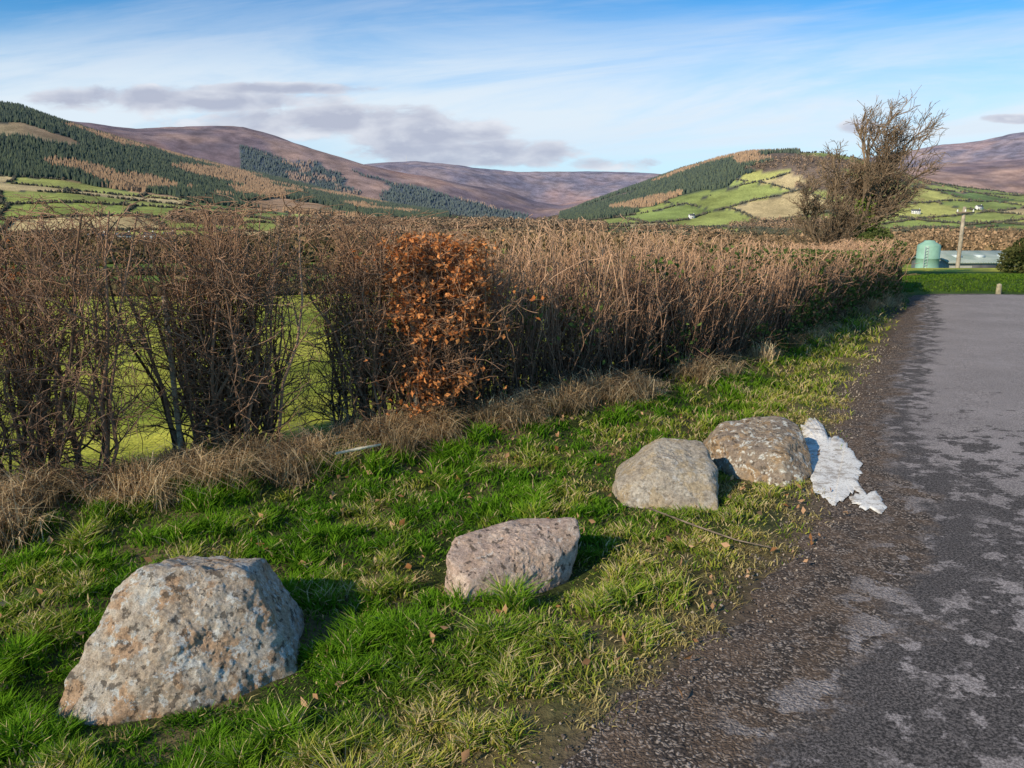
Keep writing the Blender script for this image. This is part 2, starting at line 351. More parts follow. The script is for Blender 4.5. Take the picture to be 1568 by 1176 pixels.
def join_tubes(name,layers,mat,colf,smooth=False):
    Vs=[];Fs=[];Cs=[];o=0
    for P,R,sd in layers:
        V,F=tubes(P,R,sd);Vs.append(V);Fs.append(F+o);o+=len(V)
        Cs.append(np.repeat(rng.uniform(.5,1.5,len(P)),P.shape[1]*sd))
    V=np.concatenate(Vs);F=np.concatenate(Fs);C=colf(V)*np.concatenate(Cs)[:,None]
    return build(name,V,[F],mat,C,smooth=smooth)
def stems(cx,cy,n,rb,rt,h,K=7,r=(.008,.016),lean=(0,0)):
    a=rng.uniform(0,6.28,n);q=np.sqrt(rng.random(n));bx=cx+np.cos(a)*q*rb[0];by=cy+np.sin(a)*q*rb[1]
    a2=a+rng.normal(0,.6,n);tx=cx+np.cos(a2)*q*rt[0]+lean[0];ty=cy+np.sin(a2)*q*rt[1]+lean[1];hh=h*rng.uniform(.7,1.0,n)
    u=np.linspace(0,1,K)[None,:];P=np.zeros((n,K,3))
    P[:,:,0]=bx[:,None]*(1-u)+tx[:,None]*u;P[:,:,1]=by[:,None]*(1-u)+ty[:,None]*u
    z0=H(bx,by)-.03;P[:,:,2]=z0[:,None]+hh[:,None]*u
    w=rng.normal(0,.032,(n,K,2));w[:,0]=0;P[:,:,:2]+=np.cumsum(w,axis=1)
    R=rng.uniform(r[0],r[1],n)[:,None]*np.linspace(1,.35,K)[None,:]
    return P,R
twm=attrmat('bark_twig')
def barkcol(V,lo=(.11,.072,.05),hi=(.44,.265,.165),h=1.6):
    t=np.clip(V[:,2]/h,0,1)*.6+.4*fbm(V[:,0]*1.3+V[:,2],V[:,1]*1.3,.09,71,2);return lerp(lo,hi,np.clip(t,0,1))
def leaves(C,size):
    n=len(C);d=rng.normal(size=(n,3));d/=np.linalg.norm(d,axis=1,keepdims=True);nn=rng.normal(size=(n,3));b=np.cross(d,nn);b/=np.linalg.norm(b,axis=1,keepdims=True)
    m=np.cross(d,b);s=size[:,None]
    return np.stack([C-d*s*.5,C+b*s*.3+m*s*.12,C+d*s*.5,C-b*s*.3+m*s*.12],1)
def leafobj(name,C,size,cols,mat,parent=None):
    V=leaves(C,size);n=len(C);b=np.arange(n)*4
    F=np.concatenate([np.stack([b,b+1,b+2],1),np.stack([b,b+2,b+3],1)])
    return build(name,V,[F],mat,np.repeat(cols,4,axis=0),parent=parent)
lm=leafmat('leaf',.3,.55)
def shrub(name,cx,cy,ns,rb,rt,h,nbr,ntw,nf):
    P,R=stems(cx,cy,ns,rb,rt,h)
    B=spawn(P,R,nbr,.08,.95,(.2,.55),.7,.35,6,rr=.6,curl=.24,rmin=.0028)
    T=spawn(B[0],B[1],ntw,.2,1,(.10,.32),.8,.18,5,rr=.7,curl=.32,rmin=.002)
    Fn=spawn(T[0],T[1],nf,.2,1,(.05,.14),.9,.12,3,rr=.8,curl=.3,rmin=.0016)
    for q_ in (B,T,Fn):
        zz=q_[0][...,2];q_[0][...,2]=np.where(zz>h,h+(zz-h)*.4,zz)
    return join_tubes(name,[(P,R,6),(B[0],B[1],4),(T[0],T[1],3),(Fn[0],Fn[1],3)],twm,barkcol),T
sA,TA=shrub('hawthorn_shrub',-2.74,4.3,28,(.38,.2),(.60,.3),1.60,310,1600,3600)
sB,TB_=shrub('hawthorn_shrub',-1.95,4.98,48,(.40,.2),(.64,.3),1.64,540,2200,4800)
sC,TC_=shrub('hawthorn_shrub',-.98,5.65,30,(.36,.22),(.48,.3),1.56,380,1800,3900)
sL,TL_=shrub('hawthorn_shrub',-3.75,3.6,30,(.4,.2),(.55,.3),1.58,220,1100,2200)
sD,TDd=shrub('beech_shrub',-.50,5.66,26,(.24,.18),(.28,.22),1.42,300,1700,2600)
def pick(T,n): 
    P=T[0];return P[rng.integers(0,len(P),n),rng.integers(1,P.shape[1],n)]
C=pick(TDd,10000)+rng.normal(0,.02,(10000,3));C=C[(C[:,2]>.15)&(C[:,2]<1.52)];cl=fbm(C[:,0]+C[:,2]*.3,C[:,2],.22,72,3);C=C[(cl>.45)|(rng.random(len(C))<.12)];n=len(C)
lc=lerp((.40,.12,.035),(.85,.38,.14),rng.random(n))
leafobj('beech_leaves',C,rng.uniform(.03,.055,n),lc,lm,parent=sD)
for T_,par,cnd,nn_ in ((TA,sA,lambda C:(C[:,2]>.95)&(C[:,0]<-2.75)&(C[:,2]<1.5),2200),(TC_,sC,lambda C:(C[:,2]<1.0)&(C[:,0]>-1.0),900)):
    C=pick(T_,nn_);C=C[cnd(C)];n=len(C)
    leafobj('russet_leaves',C,rng.uniform(.03,.05,n),lerp((.34,.10,.035),(.6,.24,.09),rng.random(n)),lm,parent=par)
# ---- clipped dense hedge
hx=[-.6,.65,2.3,4.2,6.3,7.5,8.3];hh=[1.54,1.52,1.40,1.23,1.10,1.18,1.24]
seg=HB[(HB[:,0]>=-.45)&(HB[:,0]<=7.9)];seg=np.vstack([seg,[8.25,17.0]])
dl=np.concatenate([[0],np.cumsum(np.linalg.norm(np.diff(seg,axis=0),axis=1))])
def hedgept(u):
    x=np.interp(u,dl,seg[:,0]);y=np.interp(u,dl,seg[:,1]);x2=np.interp(u+.3,dl,seg[:,0]);y2=np.interp(u+.3,dl,seg[:,1]);x1=np.interp(u-.3,dl,seg[:,0]);y1=np.interp(u-.3,dl,seg[:,1])
    tx=x2-x1;ty=y2-y1;l=np.hypot(tx,ty)+1e-9;return x,y,-ty/l,tx/l
ns=3600;u=rng.uniform(0,dl[-1],ns);x,y,nx,ny=hedgept(u);o=rng.uniform(.08,1.05,ns);h=np.interp(x,hx,hh)*(.93+.14*fbm(x,y,.5,81,2))
K=6;q=np.linspace(0,1,K)[None,:];P=np.zeros((ns,K,3));o2=o+rng.normal(0,.12,ns)-.10*(o<.3);al=rng.normal(0,.26,ns)
P[:,:,0]=(x+nx*o)[:,None]+q*(nx*(o2-o)+ny*al)[:,None];P[:,:,1]=(y+ny*o)[:,None]+q*(ny*(o2-o)-nx*al)[:,None]
P[:,:,2]=-.03+q*(h*rng.uniform(.6,1.0,ns))[:,None];w=rng.normal(0,.03,(ns,K,2));w[:,0]=0;P[:,:,:2]+=np.cumsum(w,1)
R=rng.uniform(.003,.008,ns)[:,None]*np.linspace(1,.5,K)[None,:]
B=spawn(P,R,18000,.03,1,(.15,.40),.55,.38,5,rr=.8,curl=.2,rmin=.0026)
T=spawn(B[0],B[1],32000,.1,1,(.06,.18),.65,.25,3,rr=.85,curl=.25,rmin=.0022)
def trim(P):
    hm=np.interp(P[...,0],hx,hh)*(.92+.18*fbm(P[...,0],P[...,1],.35,82,3));zz=P[...,2];P[...,2]=np.where(zz>hm,hm+(zz-hm)*.45,zz);return P
def widen(R,P): return R*(1+.06*np.clip(P[...,1]-6,0,20))
lay=[(trim(q_[0]),widen(q_[1],q_[0]),3) for q_ in ((P,R),B,T)]
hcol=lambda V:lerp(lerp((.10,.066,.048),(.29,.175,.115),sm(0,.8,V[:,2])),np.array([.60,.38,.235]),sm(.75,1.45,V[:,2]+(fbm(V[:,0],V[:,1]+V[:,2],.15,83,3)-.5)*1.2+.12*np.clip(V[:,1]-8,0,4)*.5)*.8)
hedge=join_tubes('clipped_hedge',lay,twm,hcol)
n=60000;u=rng.uniform(.0,1,n)**.62*dl[-1];x,y,nx,ny=hedgept(u);o=rng.uniform(-.12,.5,n);z=rng.uniform(.02,1,n)*np.interp(x,hx,hh)
cl=fbm(u+z*.6,z*1.3+u*.3,.45,84,3);k=(cl>np.interp(u,[0,2.5,5,8,12,dl[-1]],[.64,.50,.43,.40,.34,.20])+.14*z)&(rng.random(n)<.8)
C=np.stack([x+nx*o,y+ny*o,z],1)[k];n=len(C)
ic=lerp((.035,.07,.02),(.17,.23,.06),rng.random(n));br=rng.random(n)<.22;ic[br]=np.array([.30,.19,.10])
leafobj('ivy_leaves',C,rng.uniform(.03,.055,n)*(1+.03*C[:,1]),ic,lm,parent=hedge)
# ------------------------------------------------------------------ fallen leaves, sticks, stakes, gravel
n=640;x=rng.uniform(-2.6,2.2,n);y=rng.uniform(1.8,6.5,n);k=(roadX(y)-x>-.1)&(Hy(x)-y>-.1)&(rockd(x,y)>1);x=x[k];y=y[k];n=len(x)
C=np.stack([x,y,H(x,y)+rng.uniform(.02,.05,n)],1)
leafobj('fallen_leaves',C,rng.uniform(.02,.055,n),lerp((.30,.13,.05),(.66,.40,.23),rng.random(n)),lm)
n=3000;y=rng.uniform(1.5,10,n);e=np.abs(rng.normal(0,.25,n))-.25;x=roadX(y)+e
oc=np.array([(1,0,0),(-1,0,0),(0,1,0),(0,-1,0),(0,0,1),(0,0,-1)],float);of=np.array([(0,2,4),(2,1,4),(1,3,4),(3,0,4),(2,0,5),(1,2,5),(3,1,5),(0,3,5)])
def octs(C,S,jit=.35):
    n=len(C);V=oc[None]*S[:,None,:]*(1+rng.normal(0,jit,(n,6,1)));a=rng.uniform(0,6.28,n);ca,sa=np.cos(a)[:,None],np.sin(a)[:,None]
    V=np.stack([V[...,0]*ca-V[...,1]*sa,V[...,0]*sa+V[...,1]*ca,V[...,2]],2)+C[:,None,:]
    return V.reshape(-1,3),(np.arange(n)[:,None,None]*6+of[None]).reshape(-1,3)
sz=rng.uniform(.002,.008,n)[:,None]*rng.uniform(.7,1.3,(n,3));V,F=octs(np.stack([x,y,np.where(e<0,H(x,y)+.004,.011)],1),sz,.2)
pebm=attrmat('pebble')
build('gravel',V,[F],pebm,np.repeat(lerp((.09,.07,.06),(.42,.35,.29),rng.random(n)**2),6,axis=0))
def path_obj(name,pts,r,mat,sides=7):
    P=np.array(pts,float)[None];R=np.array(r,float)[None];V,F=tubes(P,R,sides)
    K=P.shape[1];caps=[np.arange(sides)[None,:],(np.arange(sides)+(K-1)*sides)[None,:]]
    return build(name,V,[F]+caps,mat)
wood_pale=simple('weathered_wood',(.42,.32,.21),.9,.4,22)
wood_grey=simple('old_post_wood',(.20,.15,.11),.9,.4,25)
path_obj('fallen_stick',[(-1.13,4.72,.15),(-1.0,4.79,.16),(-.86,4.86,.17)],[.009,.011,.008],simple('peeled_stick',(.7,.62,.45),.8,.2,40))
path_obj('fallen_stick',[(.75,4.0,.06),(.95,3.78,.05),(1.12,3.6,.045),(1.27,3.52,.04)],[.005,.005,.004,.003],wood_grey)
path_obj('wooden_stake',[(-2.13,4.78,-.1),(-2.15,4.79,.5),(-2.16,4.79,1.15)],[.019,.018,.017],wood_pale)
path_obj('wooden_stake',[(-.72,5.50,-.1),(-.70,5.50,.5),(-.72,5.50,1.0)],[.02,.019,.018],wood_pale)
# ------------------------------------------------------------------ BOULDERS
def rockmat(name,c1,c2,stain,lich,lth,pits=.6):
    m,t=newmat(name);tc=t.node('ShaderNodeTexCoord').outputs['Object']
    a=t.noise(tc,6,8,.7,.2);b=t.noise(tc,55,7,.75);d=t.noise(tc,9,7,.65);f=t.noise(tc,240,3,.8)
    col=t.mix(t.ss(a,.40,.60),c1,c2);col=t.mix(t.m('MULTIPLY',t.ss(d,.50,.58),.8),col,stain)
    l=t.m('MULTIPLY',t.ss(t.noise(tc,15,8,.68,.3),lth,lth+.02),t.ss(b,.36,.46));col=t.mix(l,col,lich)
    l2=t.m('MULTIPLY',t.ss(t.noise(tc,31,6,.6,.2),lth+.045,lth+.06),.8);col=t.mix(l2,col,lich)
    col=t.mix(t.ss(b,.32,.62),t.mix(.5,col,(.09,.075,.06)),t.mix(.12,col,(.88,.82,.74)))
    dk=t.m('MULTIPLY',t.ss(t.noise(tc,26,6,.65),.57,.62),pits);col=t.mix(dk,col,(.07,.056,.045))
    col=t.mix(t.ss(f,.35,.62),t.mix(.45,col,(.08,.068,.055)),col)
    h=t.m('ADD',t.m('MULTIPLY',b,1.0),t.m('ADD',t.m('MULTIPLY',f,.35),t.m('MULTIPLY',dk,-.4)))
    finish(t,col,.95,t.bump(h,1.0,.010),.1);return m
def boulder(name,pts,mat,seed,p=20,amp=.03):
    pts=[tuple(q) for q in pts];pts+= [(x,y,-.09) for x,y,z in pts if z<.01]
    c=np.mean(np.array(pts),axis=0);c[2]=max(c[2],.08)
    bm=bmesh.new()
    for q in pts: bm.verts.new(Vector(q)-Vector(c))
    bmesh.ops.convex_hull(bm,input=bm.verts);bm.normal_update()
    pl=set()
    for f in bm.faces:
        nn=f.normal;dd=nn.dot(f.verts[0].co)
        if dd<0: nn=-nn;dd=-dd
        if dd>1e-4: pl.add((round(nn.x,2),round(nn.y,2),round(nn.z,2),round(dd,3)))
    bm.free();pl=np.array(list(pl))
    bm=bmesh.new();bmesh.ops.create_icosphere(bm,subdivisions=7,radius=1)
    D=np.array([v.co[:] for v in bm.verts]);Fs=np.array([[v.index for v in f.verts] for f in bm.faces]);bm.free()
    D/=np.linalg.norm(D,axis=1,keepdims=True)
    g=np.clip(D@pl[:,:3].T/pl[:,3][None,:],0,None);r=1/(np.sum(g**p,axis=1)**(1/p))
    V=D*r[:,None]
    q=V+seed*3.7
    nz=(fbm3(q,.22,seed,3)-.5)*amp*1.4-np.abs(fbm3(q,.13,seed+9,4)-.5)*amp*1.3+(fbm3(q,.05,seed+5,5)-.5)*amp*.9+(fbm3(q,.014,seed+3,3)-.5)*amp*.35
    V=V+D*(nz*1.0+amp*.2)[:,None]
    return build(name,V,[Fs],mat,smooth=True,loc=tuple(c))
boulder('boulder',[(-1.53,2.24,0),(-1.3,2.24,0),(-1.06,2.32,0),(-.80,2.54,0),(-1.48,2.85,0),(-.87,2.95,0),(-1.5,2.40,.08),(-1.42,2.6,.32),(-1.34,2.60,.36),(-1.03,2.66,.335),(-.97,2.65,.29),(-.88,2.6,.12),(-1.35,2.88,.3),(-1.0,2.9,.27),(-1.14,2.41,.19),(-.88,2.51,.07)],
  rockmat('lichened_granite',(.54,.40,.27),(.68,.58,.46),(.56,.30,.13),(.72,.70,.64),.56,.75),1,60,.032)
boulder('boulder',[(-.20,2.95,0),(-.31,3.2,0),(.05,3.11,0),(.25,3.26,0),(-.25,3.5,0),(.3,3.6,0),(-.305,3.14,.17),(-.25,3.28,.205),(.05,3.38,.22),(.29,3.42,.235),(.315,3.34,.16),(.05,3.5,.2),(-.18,3.01,.12),(.22,3.24,.10)],
  rockmat('pink_granite',(.62,.42,.32),(.80,.60,.47),(.68,.44,.30),(.82,.70,.60),.60,.8),4,50,.026)
boulder('boulder',[(.66,4.23,0),(1.19,4.15,0),(.62,4.5,.0),(1.26,4.5,0),(.7,4.9,0),(1.25,4.9,0),(.62,4.38,.06),(.92,4.7,.265),(1.19,4.65,.25),(.80,4.55,.17),(1.24,4.44,.15),(.85,4.34,.17),(1.16,4.31,.155),(.95,4.85,.18)],
  rockmat('grey_granite',(.48,.39,.29),(.62,.54,.43),(.52,.38,.21),(.70,.64,.56),.60,.4),9,50,.024)
boulder('boulder',[(1.42,4.76,0),(1.70,4.56,0),(1.89,4.64,0),(1.4,5.5,0),(2.0,5.5,0),(1.49,5.2,.235),(1.87,5.25,.275),(2.0,5.2,.23),(1.36,5.05,.18),(2.0,4.95,.11),(1.47,4.83,.15),(1.71,4.68,.16),(1.34,5.0,.0)],
  rockmat('dark_lichened_stone',(.28,.20,.14),(.42,.32,.22),(.44,.26,.11),(.82,.79,.70),.56,.75),13,26,.034)
# white spill: thin irregular crust lying over gravel and asphalt
m,t=newmat('whitewash');tc=t.node('ShaderNodeTexCoord').outputs['Object'];nz=t.noise(tc,9,8,.75,.2);nf=t.noise(tc,80,4,.7)
wc=t.mix(t.ss(nz,.48,.60),(.76,.73,.68),(.42,.37,.32));wc=t.mix(t.ss(nf,.54,.66),wc,(.28,.25,.21));finish(t,wc,.95,t.bump(t.m('ADD',nf,nz),.6,.005),.05)
Vs=[];Fs=[];off=0
for (cx_,cy_,rx_,ry_,sd_) in [(2.17,5.05,.18,.84,91),(2.06,4.22,.09,.16,92)]:
    n1_,n2_=(300,60) if rx_>.12 else (120,16);a=np.linspace(0,2*np.pi,n1_,endpoint=False);rr=np.linspace(0,1,n2_)
    A,Rr=np.meshgrid(a,rr);px=np.cos(A);py=np.sin(A)
    edge=1+.55*(fbm(px*1.6+sd_,py*1.6+5,.6,sd_,6)-.5)*2
    ux=px*Rr*edge*(rx_*(1+.3*np.clip(-py,0,1)));uy=py*Rr*edge*ry_
    Xs=cx_+ux+.27*uy;Ys=cy_+uy;wdd=(Xs-roadX(Ys))*.86
    Zs=np.where(wdd>0,crown(np.clip(wdd+.12,0,9)),np.maximum(H(Xs,Ys),0)+.006)+.003+(1-Rr**12)*(.004+.009*fbm(Xs,Ys,.2,97,3)+(.05*sm(.2,.6,uy)*(1-Rr**2)*(.5+fbm(Xs,Ys,.1,98,3)) if rx_>.12 else 0))
    ii=np.arange((n2_-1)*n1_);jj=(ii//n1_)*n1_+(ii+1)%n1_
    Vs.append(np.stack([Xs,Ys,Zs],2).reshape(-1,3));Fs.append(np.stack([ii,jj,jj+n1_,ii+n1_],1)+off);off+=n1_*n2_
build('plaster_spill',np.concatenate(Vs),[np.concatenate(Fs)],m,smooth=True)
# ------------------------------------------------------------------ TREES near the bend
def tree(name,bx,by,h,lean,nl,nb,nt,nf,r0,wind,fork=2,spr=.55,up=.3):
    z0=float(H(np.array([bx]),np.array([by]))[0])-.1;K=8;P=np.zeros((fork,K,3));u=np.linspace(0,1,K)
    for i in range(fork):
        off=(i-(fork-1)/2)*.35
        P[i,:,0]=bx+off*.35+(lean[0]+off)*u**1.4;P[i,:,1]=by+rng.normal(0,.05)+lean[1]*u;P[i,:,2]=z0+h*u*(1-.12*i)
        P[i,1:,:2]+=np.cumsum(rng.normal(0,.05,(K-1,2)),0)
    R=r0*np.linspace(1,.22,K)[None,:]*np.ones((fork,1))
    Lm=spawn(P,R,nl,.22,.97,(h*.2,h*.36),spr,up,7,wind,rr=.55,curl=.2,rmin=.012)
    B=spawn(Lm[0],Lm[1],nb,.2,1,(h*.1,h*.2),spr,up*.8,6,wind,rr=.6,curl=.22,rmin=.008)
    T=spawn(B[0],B[1],nt,.2,1,(h*.05,h*.12),.55,.2,5,wind,rr=.7,curl=.25,rmin=.006)
    Fn=spawn(T[0],T[1],nf,.2,1,(h*.02,h*.06),.6,.15,3,wind,rr=.8,curl=.2,rmin=.0045)
    ob=join_tubes(name,[(P,R,8),(Lm[0],Lm[1],5),(B[0],B[1],4),(T[0],T[1],3),(Fn[0],Fn[1],3)],twm,lambda V:barkcol(V,(.12,.09,.06),(.29,.20,.13),4))
    return ob,P,Lm
t1,P1,L1=tree('windswept_tree',9.2,20.3,3.6,(.18,0),34,260,1500,3400,.12,(.07,0,.0),2,.5,.4)
pts=[];
for i in range(len(P1)):
    for k in range(4):
        f=rng.random((450,1));q=P1[i,k]*(1-f)+P1[i,k+1]*f;pts.append(q+rng.normal(0,.16-.02*k,(450,3)))
C=np.concatenate(pts);C=C[C[:,2]>.1];n=len(C);leafobj('ivy_foliage',C,rng.uniform(.06,.11,n),lerp((.06,.11,.02),(.28,.33,.07),rng.random(n)),lm,parent=t1)
tree('bare_tree',8.10,19.8,2.4,(-.25,0),34,260,1500,3400,.06,(.0,0,.02),3)
tree('bare_tree',8.65,20.8,2.9,(-.05,0),26,170,900,2000,.07,(.03,0,.02),2)
def bush(name,cx,cy,rx,ry,h,n,ca,cb,size):
    a=rng.uniform(0,6.28,n);q=rng.random(n)**.4;z=rng.random(n)**.8
    rad=np.sqrt(np.clip(1-(z*.85)**3,0,1))*(.75+.5*fbm(a*1.5,z*3,.6,int(cx*7)%50,3))
    x=cx+np.cos(a)*q*rx*rad;y=cy+np.sin(a)*q*ry*rad;zz=H(x,y)+z*h*(.65+.6*fbm(x,y,.5,int(cx*3)%40,3))
    P,R=stems(cx,cy,24,(rx*.5,ry*.5),(rx*.8,ry*.8),h*.95,r=(.012,.03))
    ob=join_tubes(name,[(P,R,5)],twm,barkcol)
    cl=fbm(x,y+zz,.3,95,3);leafobj('foliage',np.stack([x,y,zz],1),rng.uniform(*size,n),lerp(ca,cb,np.clip(sm(.3,.7,cl)*.7+.3*rng.random(n),0,1)),lm,parent=ob)
bush('ivy_bush',8.05,17.5,.6,.7,1.42,9500,(.035,.055,.018),(.18,.20,.06),(.05,.09))
bush('beech_hedge_bush',7.7,18.2,1.0,.6,1.25,4500,(.16,.07,.03),(.46,.24,.11),(.05,.09))
bush('laurel_bush',15.6,23.0,1.0,1.2,1.0,8000,(.03,.045,.015),(.15,.15,.05),(.06,.11))
bush('laurel_bush',17.2,22.0,1.5,1.2,1.2,8000,(.03,.045,.015),(.15,.15,.05),(.06,.11))
# ------------------------------------------------------------------ distant vegetation
def zH(x,y): return H(x,y)
fmat=attrmat('distant_foliage')
def conifers(name,N,s0,s1,y0,y1,hm,maxn):
    s=rng.uniform(s0,s1,N);y=rng.uniform(y0,y1,N);x=s*y;cf,mo,wo,a,b,_=masks(x,y);k=cf;x=x[k][:maxn];y=y[k][:maxn];n=len(x);print(name,n)
    h=rng.uniform(.65,1.15,n)*hm;w=h*.24;z=zH(x,y);ph=rng.uniform(0,6.28,n);V=np.zeros((n,6,3))
    for j in range(5):
        aa=ph+j*1.2566;V[:,j,0]=x+np.cos(aa)*w;V[:,j,1]=y+np.sin(aa)*w;V[:,j,2]=z
    V[:,5,0]=x;V[:,5,1]=y;V[:,5,2]=z+h
    b=np.arange(n)*6;F=np.concatenate([np.stack([b+j,b+(j+1)%5,b+5],1) for j in range(5)])
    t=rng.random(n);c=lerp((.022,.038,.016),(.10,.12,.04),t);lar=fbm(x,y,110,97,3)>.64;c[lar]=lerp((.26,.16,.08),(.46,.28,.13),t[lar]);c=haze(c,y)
    build(name,V,[F],fmat,np.repeat(c,6,axis=0))
conifers('conifer_forest',90000,-.85,-.05,1080,1950,9,36000)
conifers('conifer_forest',60000,.0,.4,1000,1750,8,18000)
conifers('conifer_forest',60000,-.4,.75,1900,3100,12,22000)
def bushes(name,x,y,r,ca,cb,hs=1.0):
    n=len(x);z=zH(x,y);S=np.stack([r*rng.uniform(.8,1.3,n),r*rng.uniform(.8,1.3,n),r*hs*rng.uniform(.8,1.4,n)],1)
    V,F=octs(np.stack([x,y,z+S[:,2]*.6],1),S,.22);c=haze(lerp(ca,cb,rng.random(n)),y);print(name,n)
    build(name,V,[F],fmat,np.repeat(c,6,axis=0))
def leafy(name,x,y,r,ca,cb,per=16,hs=1.4):
    n=len(x);z=zH(x,y);d=rng.normal(size=(n,per,3));d/=np.linalg.norm(d,axis=2,keepdims=True);d*=rng.random((n,per,1))**.4
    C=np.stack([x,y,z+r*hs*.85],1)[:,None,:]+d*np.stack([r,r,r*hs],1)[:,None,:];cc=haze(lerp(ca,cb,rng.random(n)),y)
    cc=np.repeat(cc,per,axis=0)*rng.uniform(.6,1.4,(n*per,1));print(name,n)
    leafobj(name,C.reshape(-1,3),np.repeat(r,per)*rng.uniform(.5,1.0,n*per),cc,fmat)
N=1400000;s=rng.uniform(-.85,.8,N);y=np.exp(rng.uniform(np.log(42),np.log(1700),N));x=s*y
fi,fe=fields(x,y);k=fe<np.where(y<90,.35,1.8);x=x[k];y=y[k];cf,mo,wo,a,b,_=masks(x,y);k=~(cf|mo|wo)&(fbm(x,y,60,98,2)>.3);x=x[k][:60000];y=y[k][:60000]
bushes('distant_hedgerows',x,y,.28+np.clip(y,0,700)/700*1.4,(.035,.042,.018),(.14,.11,.055),1.0)
k=rng.random(len(x))<np.where(y<100,.02,.05);leafy('hedgerow_trees',x[k],y[k],rng.uniform(1.2,3.0,k.sum())*np.clip(y[k]/250,.35,1),(.10,.07,.04),(.30,.20,.10))
N=260000;s=rng.uniform(-.85,.8,N);y=np.exp(rng.uniform(np.log(150),np.log(1400),N));x=s*y;cf,mo,wo,a,b,_=masks(x,y);k=wo;x=x[k][:26000];y=y[k][:26000]
leafy('distant_woodland',x,y,rng.uniform(1.5,3.2,len(x))*np.clip(y/500,.45,1.2),(.11,.08,.045),(.46,.29,.16),14)
# ------------------------------------------------------------------ buildings & poles
def empty(name,loc,rz=0):
    e=bpy.data.objects.new(name,None);scene.collection.objects.link(e);e.location=loc;e.rotation_euler=(0,0,rz);return e
def box(name,c,d,mat,par):
    x,y,z=np.array(d)/2;V=np.array([(i*x,j*y,k*z) for i in(-1,1) for j in(-1,1) for k in(-1,1)])+np.array(c)
    F=np.array([(0,1,3,2),(4,6,7,5),(0,4,5,1),(2,3,7,6),(0,2,6,4),(1,5,7,3)]);return build(name,V,[F],mat,parent=par)
def gable(name,w,d,z,rise,mat,par,over=.3,th=.15):
    w2=w/2+over;d2=d/2+over;V=[(-w2,-d2,z-.1),(w2,-d2,z-.1),(w2,0,z+rise),(-w2,0,z+rise),(w2,d2,z-.1),(-w2,d2,z-.1)]
    V+= [(a,b,c+th) for a,b,c in V];F=np.array([(0,1,2,3),(3,2,4,5),(7,6,9,8),(8,9,11,10),(0,6,7,1),(4,10,11,5)]);
    G=np.array([(1,7,8,2),(2,8,10,4),(3,9,6,0),(5,11,9,3)])
    return build(name,np.array(V),[F,G],mat,parent=par)
def gwall(name,w,d,h,rise,mat,par):
    w/=2;d/=2;V=np.array([(-w,-d,-1),(w,-d,-1),(w,d,-1),(-w,d,-1),(-w,-d,h),(w,-d,h),(w,d,h),(-w,d,h),(-w,0,h+rise),(w,0,h+rise)])
    return build(name,V,[np.array([(0,1,5,4),(2,3,7,6),(4,5,9,8),(6,7,8,9)]),np.array([(1,2,6,9,5),(3,0,4,8,7)])],mat,parent=par)
white=simple('white_render',(.70,.68,.63),.8,.08,.5);slate=simple('slate_roof',(.09,.09,.10),.7,.3,1);glass=simple('window_glass',(.04,.05,.06),.2,.1,1,.5)
def house(sx,y,w=13,rz=0.):
    x=bear(sx)*y;z=float(H(np.array([x]),np.array([y]))[0]);e=empty('white_farmhouse',(x,y,z),rz);e.scale=(.8,.8,.8)
    gwall('walls',w,7,4.8,2.6,white,e);gable('roof',w,7,4.8,2.6,slate,e);box('chimney',(w*.4,0,8.0),(1,1,1.8),white,e)
    for i in range(4):
        for zz in (1.3,3.6): box('window',((i-1.5)*w*.22,-3.51,zz),(1.1,.08,1.2),glass,e)
    box('door',(0,-3.51,.9),(1,.1,2),glass,e)
for a in [(-640,520,14,.2),(-600,535,11,.4),(-560,540,10,-.3),(-530,560,9,.5),(-350,700,12,.1),(-300,760,10,.6),(-345,640,9,0),(276,1130,10,.2),(620,1120,14,-.3),(716,1180,13,.3)]: house(*a)
sg=simple('silo_green',(.24,.40,.30),.5,.12,1.2,.4)
def rev(name,prof,mat,par,sides=36):
    a=np.linspace(0,2*np.pi,sides,endpoint=False);V=np.array([(r*math.cos(b),r*math.sin(b),z) for r,z in prof for b in a]);K=len(prof)
    i=np.arange((K-1)*sides);j=(i//sides)*sides+(i+1)%sides;return build(name,V,[np.stack([i,j,j+sides,i+sides],1)],mat,smooth=True,parent=par)
galv=simple('galvanised',(.4,.42,.42),.5,.1,2)
y=90;x=bear(646)*y;z=float(H(np.array([x]),np.array([y]))[0]);print('silo ground',z)
e=empty('farm_silo',(x,y,z));sc=(-.45-z)/5.2;e.scale=(.88,.88,sc)
rev('tank',[(1.4,-.2),(1.4,1.4),(1.43,1.42),(1.43,1.5),(1.4,1.52),(1.4,2.9),(1.43,2.92),(1.43,3.0),(1.4,3.02),(1.4,4.5),(1.3,4.65),(.7,5.0),(.65,5.05),(.6,5.15),(0.01,5.2)],sg,e)
for dx in(-.22,.22): box('ladder_rail',(dx-.9,-1.25,2.3),(.05,.05,4.4),galv,e)
for k in range(12): box('ladder_rung',(-.9,-1.25,.4+k*.35),(.4,.04,.04),galv,e)
y=96;x=bear(742)*y;z=float(H(np.array([x]),np.array([y]))[0]);print('shed ground',z);e=empty('farm_shed',(x,y,z),math.radians(3))
wh=max(-2.0-1.1-z,1.2)
gwall('walls',15,8,wh,1.1,simple('shed_block_wall',(.26,.26,.24),.9,.2,1),e)
m,t=newmat('corrugated_roof');tc=t.node('ShaderNodeTexCoord').outputs['Object'];sx=t.node('ShaderNodeSeparateXYZ');t.l.new(tc,sx.inputs[0])
w_=t.m('SINE',t.m('MULTIPLY',sx.outputs[0],20));cc=t.mix(t.ss(t.noise(tc,.6,5,.6),.3,.7),(.20,.26,.23),(.34,.38,.34));finish(t,cc,.6,t.bump(w_,.6,.06))
